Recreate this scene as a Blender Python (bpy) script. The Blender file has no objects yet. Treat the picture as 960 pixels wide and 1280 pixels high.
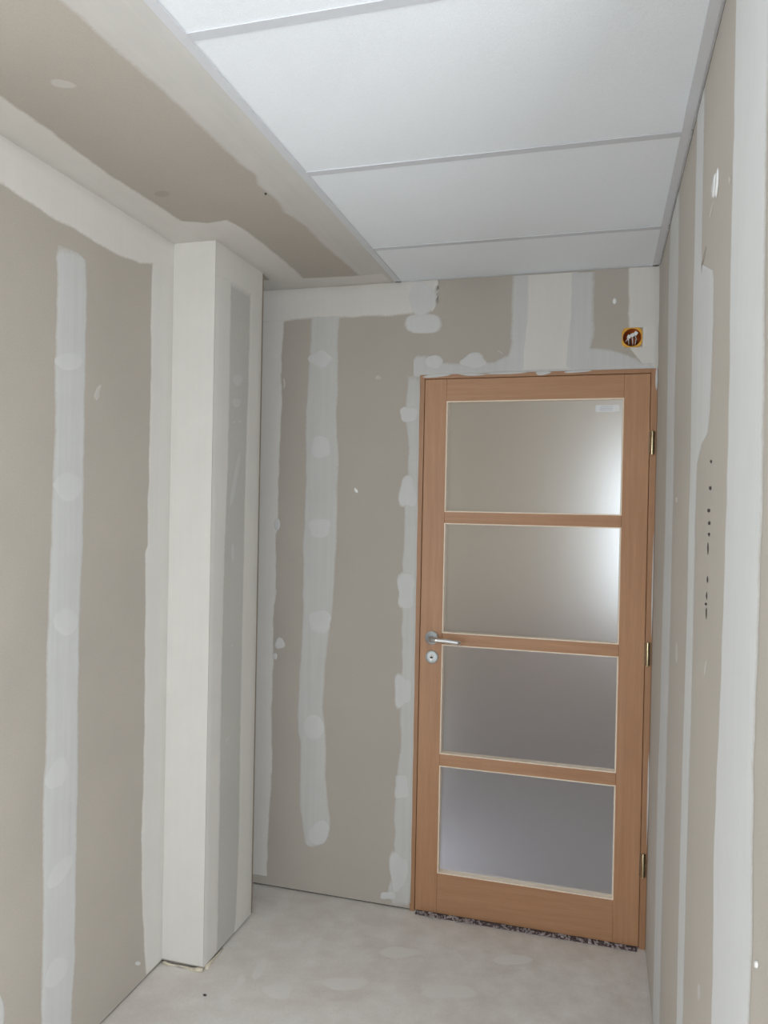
import bpy, bmesh, math, random
from mathutils import Vector, Matrix
random.seed(7)
SC = bpy.context.scene
COL = SC.collection

# ---------------------------------------------------------------- camera, sky, daylight, exposure
H = 2.424          # ceiling height; the far wall is the plane y=0, the right wall x=0, metres
WL = -1.581        # left wall
KX, KY1, KY2 = -1.425, -0.5825, -0.2088     # boxed column: side face, front face, rear edge
YR = -2.15         # where the passage opens into the unseen wide room, set for its light
RX0, RX1, RY = -3.4, 2.6, -4.3            # that room

cam_d = bpy.data.cameras.new('camera'); cam = bpy.data.objects.new('camera', cam_d); COL.objects.link(cam)
R_ = Vector((0.961790, 0.273087, 0.019576)); U_ = Vector((-0.020814, 0.001636, 0.999782)); F_ = Vector((-0.272995, 0.961988, -0.007258))
M4 = Matrix((R_, U_, -F_)).transposed().to_4x4(); M4.translation = Vector((-0.18707, -2.84910, 1.55532))
cam.matrix_world = M4
cam_d.sensor_fit = 'VERTICAL'; cam_d.sensor_height = 24.0; cam_d.lens = 951.045 / 1280.0 * 24.0
cam_d.clip_start = 0.02
SC.camera = cam
SC.view_settings.view_transform = 'Standard'; SC.view_settings.look = 'None'
SC.view_settings.gamma = 1.0; SC.view_settings.use_curve_mapping = False
SC.view_settings.exposure = 0.13

w = bpy.data.worlds.new('overcast_sky'); SC.world = w; w.use_nodes = True
w.node_tree.nodes['Background'].inputs[0].default_value = (0.80, 0.88, 1.0, 1)
w.node_tree.nodes['Background'].inputs[1].default_value = 1.0

def area(name, loc, direction, sx, sy, power, color):
    l = bpy.data.lights.new(name, 'AREA'); l.shape = 'RECTANGLE'; l.size = sx; l.size_y = sy; l.energy = power; l.color = color
    o = bpy.data.objects.new(name, l); COL.objects.link(o); o.location = loc
    o.rotation_euler = Vector(direction).to_track_quat('-Z', 'Z').to_euler()
    return o
# rear windows placed to reach the side walls; hall window; two added hall fills
area('added_daylight_rear_left', (-2.55, RY + 0.01, 1.20), (0, 1, 0), 1.40, 2.10, 56.0, (0.90, 0.95, 1.0))  # unseen source, set off to the side so light enters obliquely
area('added_daylight_rear_right', (1.60, RY + 0.01, 1.20), (0, 1, 0), 1.70, 2.10, 102.0, (0.90, 0.95, 1.0))  # unseen source, aimed past the corner to brighten the left wall
area('daylight_hall_right', (0.36, 2.28, 1.45), (0, -1, 0), 0.80, 1.00, 3.3, (0.90, 0.96, 1.0))
area('fill_hall_left', (-1.19, 0.42, 0.35), (1, 0, 0), 0.44, 0.58, 6.0, (0.80, 0.85, 1.0))  # made-up low source that brightens the left of the bottom pane
area('fill_hall_end', (1.29, 1.20, 1.55), (-1, 0, 0), 1.00, 1.20, 6.2, (1.0, 0.98, 0.93))  # added fill, out of view, lifts the whole hall behind the glass

# traced outlines of the filler on each surface, metres, in the two axes of that surface
T = {
    'L_tape': [[-1.1452,2.2312,-1.0583,2.2362],[-1.1566,2.1938,-1.0343,2.2262],[-1.1493,2.1476,-1.026,2.1729],[-1.1496,2.0314,-1.0266,2.061],[-1.1527,1.904,-1.0266,1.9267],[-1.1487,1.7354,-1.0254,1.7477],[-1.1549,1.6081,-1.0254,1.6131],[-1.157,1.439,-1.0243,1.4334],[-1.1621,1.2704,-1.0334,1.2546],[-1.1677,1.1237,-1.0328,1.0975],[-1.1642,0.9751,-1.0323,0.9401],[-1.1648,0.8696,-1.0294,0.8268],[-1.1714,0.7662,-1.03,0.7143],[-1.1684,0.6383,-1.0299,0.5791],[-1.1649,0.4885,-1.0294,0.4208],[-1.1645,0.3398,-1.0288,0.2623],[-1.1655,0.2555,-1.0368,0.1767],[-1.1636,0.1692,-1.0413,0.0895],[-1.1608,0.0503,-1.0494,0.0095]],
    'L_col': [[-0.7111,2.3462,-0.5825,2.3462],[-0.7135,2.2766,-0.5825,2.2766],[-0.7137,2.1363,-0.5825,2.1363],[-0.7083,1.9585,-0.5825,1.9585],[-0.7102,1.7278,-0.5825,1.7278],[-0.713,1.5228,-0.5825,1.5228],[-0.7097,1.415,-0.5825,1.415],[-0.7225,1.3952,-0.5825,1.3952],[-0.7171,1.2156,-0.5825,1.2156],[-0.7123,0.9067,-0.5825,0.9067],[-0.7106,0.7003,-0.5825,0.7003],[-0.7178,0.497,-0.5825,0.497],[-0.7063,0.2595,-0.5825,0.2595],[-0.6879,0.0939,-0.5825,0.0939],[-0.6764,0.0114,-0.5825,0.0114]],
    'L_top': [[-1.3506,2.3072,-1.3506,2.4242],[-1.2718,2.3,-1.2718,2.4242],[-1.1861,2.2921,-1.1861,2.4242],[-1.0927,2.2922,-1.0927,2.4242],[-0.9904,2.2855,-0.9904,2.4242],[-0.878,2.2875,-0.878,2.4242],[-0.7755,2.2956,-0.7755,2.4242],[-0.701,2.3136,-0.701,2.4242],[-0.6269,2.3392,-0.6269,2.4242]],
    'L_blob': [[-1.0936,1.932,0.0597,0.0113,0.0008,-0.0302],[-1.0916,1.5909,0.0598,0.0018,0.0011,-0.0435],[-1.0956,1.2252,0.053,-0.0074,0.001,-0.0394],[-1.1143,0.8168,0.0384,-0.0249,-0.0319,-0.0377],[-1.1014,0.5442,0.0297,-0.0276,-0.0424,-0.0227],[-1.1076,0.2746,0.0341,-0.0333,-0.0397,-0.025],[-1.3187,0.2941,0.0237,-0.0152,0.0011,-0.0559],[-0.9722,1.87,0.0099,-0.0014,-0.0131,-0.0205],[-0.723,0.0775,0.018,-0.0103,0.0002,-0.0065],[-0.9718,1.8563,0.0068,-0.0006,-0.007,-0.0139]],
    'C_left': [[-1.4355,-1.6361,-1.5811,-1.6361],[-1.4454,-1.5005,-1.5811,-1.5005],[-1.4454,-1.3818,-1.5811,-1.3818],[-1.4517,-1.2638,-1.5811,-1.2638],[-1.4579,-1.0791,-1.5811,-1.0791],[-1.4474,-0.8878,-1.5811,-0.8878],[-1.4447,-0.7596,-1.5811,-0.7596],[-1.3732,-0.7297,-1.5811,-0.7297],[-1.3021,-0.7404,-1.5811,-0.7404],[-1.2861,-0.6473,-1.5811,-0.6473],[-1.2827,-0.479,-1.425,-0.479],[-1.2883,-0.2415,-1.425,-0.2415],[-1.2941,-0.1327,-1.5811,-0.1327]],
    'C_back': [[-1.556,-0.1466,-1.556,0.0],[-1.3252,-0.129,-1.3252,0.0],[-1.2002,-0.1229,-1.2002,0.0],[-1.0835,-0.1182,-1.0835,0.0],[-0.9839,-0.1267,-0.9839,0.0]],
    'C_trim': [[-1.1135,-1.827,-0.9657,-1.827],[-1.1108,-1.7302,-0.9657,-1.7302],[-1.108,-1.6522,-0.9657,-1.6522],[-1.106,-1.5759,-0.9657,-1.5759],[-1.1017,-1.5111,-0.9657,-1.5111],[-1.0962,-1.4019,-0.9657,-1.4019],[-1.0955,-1.2744,-0.9657,-1.2744],[-1.0954,-1.1867,-0.9657,-1.1867],[-1.0934,-1.0806,-0.9657,-1.0806],[-1.0843,-1.0012,-0.9657,-1.0012],[-1.1064,-0.9498,-0.9657,-0.9498],[-1.0953,-0.8419,-0.9657,-0.8419],[-1.1108,-0.7547,-0.9657,-0.7547],[-1.0913,-0.6382,-0.9657,-0.6382],[-1.0964,-0.4616,-0.9657,-0.4616],[-1.0877,-0.2907,-0.9657,-0.2907],[-1.0835,-0.1182,-0.9657,-0.1182]],
    'C_spot': [[-1.1056,-0.8898,0.0035,0.0008,-0.0037,0.0081],[-1.3912,-0.9564,0.0223,0.0052,-0.0124,0.0198],[-1.2821,-1.5018,0.0203,0.0137,-0.0117,0.0125]],
    'K_front': [[-0.5825,2.3519,-0.4722,2.3519],[-0.5825,2.2921,-0.4698,2.2921],[-0.5825,2.1052,-0.4685,2.1052],[-0.5825,1.7468,-0.4664,1.7468],[-0.5825,1.3881,-0.4819,1.3881],[-0.5825,0.9485,-0.4883,0.9485],[-0.5825,0.5336,-0.4842,0.5336],[-0.5825,0.063,-0.4838,0.063],[-0.5825,-0.0045,-0.487,-0.0045]],
    'K_rear': [[-0.3231,2.362,-0.2228,2.362],[-0.3262,2.28,-0.2228,2.28],[-0.3274,1.99,-0.2228,1.99],[-0.3373,1.757,-0.2228,1.757],[-0.3402,1.3517,-0.2228,1.3517],[-0.3424,0.7721,-0.2228,0.7721],[-0.3377,0.3341,-0.2228,0.3341],[-0.3447,0.1916,-0.2228,0.1916],[-0.3523,0.0645,-0.2228,0.0645],[-0.3623,0.0032,-0.2228,0.0032]],
    'K_top': [[-0.5667,2.2916,-0.5667,2.4242],[-0.4703,2.303,-0.4703,2.4242],[-0.3272,2.3029,-0.3272,2.4242],[-0.2326,2.3045,-0.2326,2.4242]],
    'K_blob': [[-0.4098,1.9909,0.0372,0.0061,0.001,-0.0252],[-0.4128,1.9116,0.0309,0.0042,0.0008,-0.0196],[-0.4283,1.8423,0.0121,0.0013,0.0002,-0.0056],[-0.3854,1.8471,0.0125,0.0014,0.0002,-0.0057],[-0.4142,1.6383,0.0182,-0.0008,-0.0301,-0.089],[-0.4392,0.7304,0.0083,-0.0041,-0.0145,-0.0109],[-0.4225,1.385,0.0122,-0.0006,0.0013,-0.0339],[-0.4158,1.0573,0.0123,-0.0021,0.0002,-0.0057]],
    'B_left': [[-1.575,2.3655,-1.431,2.3655],[-1.575,2.2879,-1.4294,2.2879],[-1.575,2.1784,-1.436,2.1784],[-1.575,2.075,-1.4374,2.075],[-1.575,1.9843,-1.4321,1.9843],[-1.575,1.8647,-1.4367,1.8647],[-1.575,1.7547,-1.4379,1.7547],[-1.575,1.6056,-1.4399,1.6056],[-1.575,1.5246,-1.4403,1.5246],[-1.575,1.4663,-1.4371,1.4663],[-1.575,1.4335,-1.449,1.4335],[-1.575,1.2,-1.4415,1.2],[-1.575,1.0921,-1.4527,1.0921],[-1.575,1.0239,-1.4514,1.0239],[-1.575,0.9232,-1.4493,0.9232],[-1.575,0.7015,-1.4519,0.7015],[-1.575,0.5196,-1.4462,0.5196],[-1.575,0.4248,-1.4482,0.4248],[-1.575,0.2968,-1.4544,0.2968],[-1.575,0.1459,-1.4585,0.1459],[-1.575,0.0409,-1.461,0.0409]],
    'B_top': [[-1.5727,2.2914,-1.5727,2.4242],[-1.4839,2.2905,-1.4839,2.4242],[-1.4312,2.2912,-1.4312,2.4242],[-1.362,2.2976,-1.362,2.4242],[-1.3173,2.2986,-1.3173,2.4242],[-1.1921,2.2958,-1.1921,2.4242],[-1.0762,2.2964,-1.0762,2.4242],[-0.9788,2.2947,-0.9788,2.4242],[-0.9308,2.2954,-0.9308,2.4242],[-0.8518,2.3007,-0.8518,2.4242],[-0.8173,2.302,-0.8173,2.4242],[-0.7961,2.3314,-0.7961,2.4242],[-0.8002,2.3773,-0.8002,2.4242]],
    'B_tape': [[-1.3143,2.3209,-1.1925,2.3147],[-1.3175,2.2379,-1.1955,2.2327],[-1.3231,2.0782,-1.1943,2.0745],[-1.3264,2.0175,-1.1931,2.0144],[-1.3305,1.931,-1.1981,1.929],[-1.3318,1.8285,-1.1926,1.8276],[-1.3269,1.7547,-1.1845,1.7548],[-1.3274,1.6072,-1.1862,1.6091],[-1.3287,1.5044,-1.1862,1.5077],[-1.3337,1.4079,-1.1876,1.4125],[-1.3313,1.2891,-1.1919,1.2918],[-1.3281,1.1284,-1.2001,1.1357],[-1.3296,1.0318,-1.2103,1.0396],[-1.3373,0.9025,-1.2246,0.9111],[-1.3412,0.7506,-1.2315,0.7477],[-1.3404,0.6442,-1.2195,0.6563],[-1.3276,0.5939,-1.2146,0.5833],[-1.3283,0.4583,-1.2124,0.4718],[-1.3261,0.3489,-1.2017,0.3646],[-1.3143,0.2762,-1.192,0.2988],[-1.299,0.1977,-1.1955,0.2409],[-1.278,0.1813,-1.2272,0.2013]],
    'B_blob': [[-1.2664,2.1371,0.0507,-0.0017,0.0007,-0.0319],[-1.2628,1.793,0.044,-0.0001,0.0009,-0.0446],[-1.263,1.4644,0.0508,0.0014,0.0008,-0.0351],[-1.2554,1.091,0.044,0.0027,0.0009,-0.0447],[-1.2708,0.6704,0.0509,0.005,0.001,-0.048],[-1.2452,0.2501,0.0415,-0.0167,-0.0247,-0.0451],[-0.8572,2.258,0.0813,-0.0037,0.001,-0.046],[-0.8592,2.3593,0.0563,-0.0032,0.0015,-0.0737],[-0.8135,2.1125,0.0374,-0.0012,0.0006,-0.0275],[-0.6565,2.1073,0.0543,-0.0018,0.0006,-0.0301],[-0.9039,1.9153,0.038,-0.0006,0.0007,-0.034],[-0.9011,1.6222,0.0317,0.0004,0.0013,-0.0648],[-0.9025,1.2236,0.038,0.0019,0.0013,-0.0649],[-0.9012,0.843,0.035,0.0029,0.0014,-0.065],[-0.9033,0.4768,0.0318,0.0038,0.0012,-0.0558],[-0.9059,0.1346,0.0382,0.0058,0.0015,-0.0744],[-0.9458,0.0411,0.0289,0.0046,0.0003,-0.0155],[-1.4226,0.9933,0.0209,0.0014,0.0004,-0.0227],[-1.4426,0.9399,0.0105,0.0008,0.0002,-0.013],[-1.4464,1.4758,0.0141,0.0003,0.0006,-0.0292],[-1.1118,1.6164,0.0043,0.0024,0.0068,-0.0108],[-1.029,2.0574,0.0163,-0.0005,0.0002,-0.0094],[-1.4262,2.0424,0.0069,-0.0002,0.0003,-0.0194],[-0.153,2.3054,0.0055,-0.0003,0.0002,-0.0115],[-0.5551,2.1397,0.0123,-0.0089,-0.0026,-0.0038]],
    'B_door': [[-0.9133,2.0604,-0.8607,2.0589],[-0.9121,2.0017,-0.8605,2.0006],[-0.9231,1.9186,-0.8604,1.9177],[-0.9158,1.8753,-0.8603,1.8747],[-0.9053,1.8258,-0.8602,1.8256],[-0.9053,1.6685,-0.8599,1.6689],[-0.9165,1.5973,-0.8598,1.5982],[-0.9152,1.5293,-0.8596,1.5305],[-0.9158,1.4056,-0.8594,1.4074],[-0.9199,1.2909,-0.8592,1.2935],[-0.9249,1.2225,-0.859,1.2258],[-0.917,1.1517,-0.8589,1.1549],[-0.9148,1.0402,-0.8587,1.044],[-0.9135,0.9132,-0.8584,0.9176],[-0.9206,0.8537,-0.8583,0.859],[-0.9152,0.7456,-0.8581,0.751],[-0.9122,0.6,-0.8578,0.6058],[-0.9235,0.5272,-0.8577,0.5348],[-0.9331,0.3642,-0.8574,0.374],[-0.9265,0.2,-0.857,0.2101],[-0.9406,0.1044,-0.8569,0.1173],[-0.9525,0.0526,-0.8568,0.0677],[-0.9322,0.0059,-0.8567,0.0182]],
    'B_over': [[-0.8878,2.0596,-0.8892,2.1273],[-0.8751,2.0562,-0.8768,2.1392],[-0.8185,2.0546,-0.8202,2.1341],[-0.775,2.0565,-0.7761,2.1113],[-0.7103,2.0577,-0.7112,2.1031],[-0.6555,2.0577,-0.6566,2.1134],[-0.5802,2.057,-0.5812,2.1048],[-0.5279,2.0585,-0.5294,2.1299],[-0.4534,2.0593,-0.4549,2.1361],[-0.3378,2.0472,-0.2355,2.1454],[-0.2337,2.0616,-0.1577,2.1367],[-0.1151,2.0609,-0.0698,2.1021],[-0.0582,2.062,-0.0587,2.0875],[-0.0125,2.0606,-0.013,2.086]],
    'B_wide': [[-0.5194,2.4203,-0.2216,2.4157],[-0.5209,2.2038,-0.2218,2.2919],[-0.5205,2.183,-0.2169,2.1908],[-0.5227,2.1504,-0.2272,2.1479],[-0.531,2.121,-0.2348,2.1136],[-0.5478,2.074,-0.2229,2.0757]],
    'B_widecore': [[-0.4783,2.4177,-0.2832,2.4197],[-0.4779,2.2552,-0.2824,2.2458],[-0.4901,2.1374,-0.2941,2.1302],[-0.524,2.0703,-0.2927,2.0604]],
    'B_right': [[-0.109,2.4226,-0.0027,2.4211],[-0.1051,2.2344,-0.0001,2.2322],[-0.0892,2.1227,0.0009,2.1194],[-0.0614,2.0876,0.0003,2.0856],[-0.0555,2.0619,0.0008,2.0602]],
    'R_1': [[-0.4297,2.4981,-0.6767,2.4001],[-0.4,2.4785,-0.6718,2.3742],[-0.3777,2.2729,-0.7055,2.1761],[-0.4202,1.8914,-0.6812,1.8549],[-0.4462,1.5791,-0.702,1.5769],[-0.4481,1.5078,-0.6945,1.5132],[-0.4205,1.2425,-0.6981,1.2795],[-0.4174,0.9283,-0.6797,0.9979],[-0.3886,0.7739,-0.6759,0.8676],[-0.3877,0.4795,-0.6469,0.5957],[-0.3928,0.1878,-0.6367,0.327],[-0.3982,0.0391,-0.6388,0.1916]],
    'R_2': [[-1.0615,2.4652,-1.1845,2.4009],[-1.0553,2.2271,-1.1994,2.1718],[-1.0618,2.0989,-1.2023,2.0552],[-1.0599,2.0855,-1.3738,1.9903],[-1.0563,2.0656,-1.387,1.9693],[-1.0583,1.9775,-1.3935,1.8967],[-1.0622,1.8016,-1.3808,1.757],[-1.0715,1.7306,-1.3587,1.7021],[-1.0705,1.7046,-1.2715,1.6876],[-1.0746,1.6608,-1.2029,1.6532],[-1.0653,1.5213,-1.195,1.5241],[-1.0757,1.3298,-1.2,1.3464],[-1.0558,1.0976,-1.1978,1.1353],[-1.0487,0.9892,-1.1892,1.035],[-1.0422,0.7729,-1.1798,0.8346],[-1.0422,0.5583,-1.1758,0.6346],[-1.0486,0.4192,-1.1731,0.5004],[-1.0445,0.3092,-1.1641,0.3945]],
    'R_3': [[-1.5639,2.425,-1.8289,2.2388],[-1.5608,2.3407,-1.8271,2.1721],[-1.5662,2.1645,-1.8283,2.0355],[-1.566,2.0311,-1.8307,1.9295],[-1.566,1.9221,-1.8357,1.8426],[-1.5778,1.7295,-1.8478,1.6917],[-1.5776,1.5695,-1.8526,1.5671],[-1.5752,1.5324,-1.8493,1.5384],[-1.5683,1.3955,-1.8467,1.4326],[-1.5553,1.2301,-1.8397,1.3055],[-1.5421,1.1501,-1.8368,1.2462],[-1.5316,0.9923,-1.8453,1.1329],[-1.546,0.8458,-1.8513,1.02],[-1.5445,0.7428,-1.8435,0.9378],[-1.5409,0.4836,-1.8322,0.7332]],
    'R_mark': [[-1.3988,1.6459,-0.012,-0.0008,-0.0007,-0.0043],[-1.3962,1.5993,-0.0161,-0.0005,-0.0007,-0.0043],[-1.3822,1.5597,-0.0184,0.0,-0.0006,-0.0036],[-1.3962,1.537,-0.0181,0.0003,-0.0006,-0.0035],[-1.3943,1.5171,-0.0182,0.0006,-0.0006,-0.0035],[-1.3831,1.491,-0.0083,0.0004,-0.0019,-0.0113],[-1.3868,1.437,-0.0103,0.0009,-0.001,-0.0056],[-1.3814,1.4064,-0.0104,0.0011,-0.0012,-0.007],[-1.3733,1.3911,-0.0187,0.0022,-0.0005,-0.0028],[-1.3816,1.3735,-0.0083,0.0011,-0.0017,-0.0098]],
    'R_drip': [[-1.3589,2.1481,-0.0231,-0.0098,0.0142,-0.0174],[-1.3996,2.1371,-0.012,-0.0051,0.0096,-0.0243],[-1.3336,2.1144,-0.0097,-0.004,0.0349,-0.0072],[-1.879,1.0303,-0.0074,0.0042,-0.0006,-0.0044],[-0.7871,1.5863,-0.033,-0.0004,-0.0019,-0.0081],[-1.5399,2.0828,-0.0097,-0.0041,-0.0011,-0.008],[-1.3992,0.7051,-0.0201,0.0122,-0.0028,-0.0154],[-1.387,1.2784,-0.0143,0.0026,0.0121,-0.0167],[-0.8726,1.215,-0.0285,0.0051,-0.006,-0.0262]],
    'R_crack': [[-1.2644,2.0698],[-1.2431,2.0581],[-1.2141,2.0515],[-1.2046,2.0352]],
    'F_spot': [[-1.3387,-0.1077,0.0266,0.0086,0.0118,-0.0272],[-1.1332,-0.3209,0.0213,0.0265,0.0129,-0.0201],[-1.2478,-0.519,-0.0052,0.0554,0.0187,-0.0078],[-1.2802,-0.601,-0.0049,0.0445,0.0153,-0.006],[-1.1492,-0.6107,0.0485,0.0153,0.0145,-0.0326],[-1.1272,-0.1885,0.0226,0.0073,0.0055,-0.0152],[-0.8271,-0.2789,0.0587,0.0188,0.0096,-0.0364],[-0.9558,-0.5066,0.0645,0.0205,0.0119,-0.0348],[-0.6245,-0.4443,0.0738,0.0234,0.0077,-0.0391],[-0.4467,-0.2065,0.0582,0.0186,0.0031,-0.0279]],
    'F_chip': [-1.3545,-0.6966],
}

# ---------------------------------------------------------------- helpers
def tag(o, label=None, cat=None, kind=None, group=None):
    if label: o['label'] = label
    if cat: o['category'] = cat
    if kind: o['kind'] = kind
    if group: o['group'] = group
    return o

def obj(name, bm, mat, parent=None, smooth=False):
    bmesh.ops.recalc_face_normals(bm, faces=bm.faces)
    me = bpy.data.meshes.new(name); bm.to_mesh(me); bm.free()
    for p in me.polygons: p.use_smooth = smooth
    mats = mat if isinstance(mat, (list, tuple)) else [mat]
    for m in mats: me.materials.append(m)
    o = bpy.data.objects.new(name, me); COL.objects.link(o)
    if parent: o.parent = parent
    return o

def empty(name, parent=None):
    o = bpy.data.objects.new(name, None); COL.objects.link(o); o.empty_display_size = 0.1
    if parent: o.parent = parent
    return o

def box(bm, a, b, bevel=0.0, mi=0):
    n0 = set(bm.faces)
    vs = [bm.verts.new((x, y, z)) for x in (a[0], b[0]) for y in (a[1], b[1]) for z in (a[2], b[2])]
    q = [(0,1,3,2),(4,6,7,5),(0,4,5,1),(2,3,7,6),(0,2,6,4),(1,5,7,3)]
    fs = [bm.faces.new([vs[i] for i in f]) for f in q]
    if bevel:
        es = list({e for f in fs for e in f.edges})
        bmesh.ops.bevel(bm, geom=es, offset=bevel, segments=1, affect='EDGES')
    if mi:
        for f in bm.faces:
            if f not in n0: f.material_index = mi
    return fs

def bx(name, a, b, mat, parent=None, bevel=0.0):
    bm = bmesh.new(); box(bm, a, b, bevel); return obj(name, bm, mat, parent)

def grid_slab(bm, axis, us, vs, skip, d0, d1):
    """slab made of the cells us x vs without the skipped ones; no inner faces"""
    cells = {(i, j) for i in range(len(us)-1) for j in range(len(vs)-1)} - set(skip)
    cache = {}
    def v(i, j, k):
        if (i, j, k) not in cache:
            d = (d0, d1)[k]; u, w_ = us[i], vs[j]
            cache[(i, j, k)] = bm.verts.new({0: (d, u, w_), 1: (u, d, w_), 2: (u, w_, d)}[axis])
        return cache[(i, j, k)]
    for i, j in cells:
        for k in (0, 1): bm.faces.new([v(i,j,k), v(i+1,j,k), v(i+1,j+1,k), v(i,j+1,k)])
        for (di, dj), e in {(-1,0): ((i,j),(i,j+1)), (1,0): ((i+1,j),(i+1,j+1)), (0,-1): ((i,j),(i+1,j)), (0,1): ((i,j+1),(i+1,j+1))}.items():
            if (i+di, j+dj) not in cells:
                (a, b) = e; bm.faces.new([v(*a,0), v(*b,0), v(*b,1), v(*a,1)])

def tube(bm, pts, r, seg=10, cap=True):
    pts = [Vector(p) for p in pts]; rings = []
    rr = r if isinstance(r, (list, tuple)) else [r]*len(pts)
    n = None
    for i, p in enumerate(pts):
        t = (pts[min(i+1, len(pts)-1)] - pts[max(i-1, 0)]).normalized()
        if n is None: n = t.orthogonal().normalized()
        else: n = (n - t*n.dot(t)).normalized()
        b = t.cross(n)
        rings.append([bm.verts.new(p + rr[i]*(math.cos(a)*n + math.sin(a)*b)) for a in [2*math.pi*k/seg for k in range(seg)]])
    for a, b in zip(rings, rings[1:]):
        for k in range(seg): bm.faces.new([a[k], a[(k+1)%seg], b[(k+1)%seg], b[k]])
    if cap:
        bm.faces.new(rings[0]); bm.faces.new(rings[-1])

def lathe(bm, c, axis, prof, seg=28):
    """prof: (radius, distance along axis) pairs; closed at both ends"""
    c = Vector(c); ax = Vector(axis).normalized(); n = ax.orthogonal().normalized(); b = ax.cross(n); rings = []
    for r, h in prof:
        rings.append([bm.verts.new(c + ax*h + max(r, 1e-5)*(math.cos(t)*n + math.sin(t)*b)) for t in [2*math.pi*k/seg for k in range(seg)]])
    for a, d in zip(rings, rings[1:]):
        for k in range(seg): bm.faces.new([a[k], a[(k+1)%seg], d[(k+1)%seg], d[k]])
    bm.faces.new(rings[0]); bm.faces.new(rings[-1])

# ---------------------------------------------------------------- materials
def nt(name):
    m = bpy.data.materials.new(name); m.use_nodes = True
    t = m.node_tree; return m, t, t.nodes['Principled BSDF']
def N(t, typ, **kw):
    n = t.nodes.new(typ)
    for k, v in kw.items():
        if k in n.inputs: n.inputs[k].default_value = v
        else: setattr(n, k, v)
    return n
def ramp(t, src, stops):
    r = t.nodes.new('ShaderNodeValToRGB'); e = r.color_ramp.elements
    while len(e) < len(stops): e.new(0.5)
    for el, (p, c) in zip(e, stops):
        el.position = p; el.color = (*c, 1) if len(c) == 3 else c
    t.links.new(src, r.inputs[0]); return r
def noise(t, scale, detail=4, rough=0.55, stretch=None):
    tc = t.nodes.new('ShaderNodeTexCoord'); s = tc.outputs['Object']
    if stretch:
        mp = t.nodes.new('ShaderNodeMapping'); mp.inputs['Scale'].default_value = stretch
        t.links.new(s, mp.inputs[0]); s = mp.outputs[0]
    n = N(t, 'ShaderNodeTexNoise', Scale=scale, Detail=detail, Roughness=rough); t.links.new(s, n.inputs['Vector']); return n
def bump(t, b, src, strength, dist=0.002):
    bp = N(t, 'ShaderNodeBump', Strength=strength, Distance=dist); t.links.new(src, bp.inputs['Height']); t.links.new(bp.outputs[0], b.inputs['Normal'])
def mix(t, fac, a, b, mode='MIX'):
    m = t.nodes.new('ShaderNodeMix'); m.data_type = 'RGBA'; m.blend_type = mode
    if hasattr(fac, 'is_output'): t.links.new(fac, m.inputs[0])
    else: m.inputs[0].default_value = fac
    for s, i in ((a, 6), (b, 7)):
        if hasattr(s, 'is_output'): t.links.new(s, m.inputs[i])
        else: m.inputs[i].default_value = (*s, 1)
    return m.outputs[2]
def plain(name, c, rough=0.6, metal=0.0, spread=0.08, scale=30, bmp=0.0):
    m, t, b = nt(name); n = noise(t, scale)
    r = ramp(t, n.outputs[0], [(0.3, tuple(x*(1-spread) for x in c)), (0.7, tuple(min(1, x*(1+spread)) for x in c))])
    t.links.new(r.outputs[0], b.inputs['Base Color']); b.inputs['Roughness'].default_value = rough; b.inputs['Metallic'].default_value = metal
    if bmp: bump(t, b, n.outputs[0], bmp)
    return m

BOARD = (0.460, 0.418, 0.362)
HYDRO = (0.505, 0.497, 0.455)
PLAST = (0.66, 0.655, 0.635)
CREAM = (0.74, 0.70, 0.65)
def board_mat(name, c):
    m, t, b = nt(name)
    a = noise(t, 3.0, 3); f = noise(t, 260, 2, 0.6)
    r = ramp(t, a.outputs[0], [(0.3, tuple(x*0.965 for x in c)), (0.7, tuple(x*1.035 for x in c))])
    r2 = ramp(t, f.outputs[0], [(0.3, (0.95,)*3), (0.7, (1.04,)*3)])
    t.links.new(mix(t, 1.0, r.outputs[0], r2.outputs[0], 'MULTIPLY'), b.inputs['Base Color'])
    b.inputs['Roughness'].default_value = 0.75; bump(t, b, f.outputs[0], 0.05, 0.001); return m
def plaster_mat(name, c, under, streak=0.0, thin=0.0, axis='z'):
    """dried filler: thin at the feathered edge (attribute cover), trowel streaks along the joint"""
    m, t, b = nt(name)
    at = t.nodes.new('ShaderNodeAttribute'); at.attribute_name = 'cover'
    st = noise(t, 1.0, 5, 0.6, {'z': (60, 60, 2.5), 'y': (60, 2.5, 60), 'x': (2.5, 60, 60)}[axis])
    cl = noise(t, 9.0, 5, 0.6)
    s = ramp(t, st.outputs[0], [(0.3, tuple(x*(1-streak) for x in c)), (0.7, tuple(min(1, x*(1+streak)) for x in c))])
    s2 = ramp(t, cl.outputs[0], [(0.3, (0.975,)*3), (0.7, (1.02,)*3)])
    base = mix(t, 1.0, s.outputs[0], s2.outputs[0], 'MULTIPLY')
    ed = noise(t, 90.0, 5, 0.65)
    ad = N(t, 'ShaderNodeMath', operation='MULTIPLY_ADD'); ad.inputs[1].default_value = 0.9; ad.inputs[2].default_value = -0.45
    t.links.new(ed.outputs[0], ad.inputs[0])
    sm = N(t, 'ShaderNodeMath', operation='ADD'); t.links.new(ad.outputs[0], sm.inputs[0]); t.links.new(at.outputs['Fac'], sm.inputs[1])
    mr = N(t, 'ShaderNodeMapRange'); mr.inputs[1].default_value = 0.0; mr.inputs[2].default_value = 0.75; mr.inputs[3].default_value = 0.0; mr.inputs[4].default_value = 1.0 - thin
    t.links.new(sm.outputs[0], mr.inputs[0])
    t.links.new(mix(t, mr.outputs[0], under, base), b.inputs['Base Color'])
    b.inputs['Roughness'].default_value = 0.7; bump(t, b, st.outputs[0], 0.12, 0.0012); return m
M = {}
M['board'] = board_mat('plasterboard_paper', BOARD)
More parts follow.
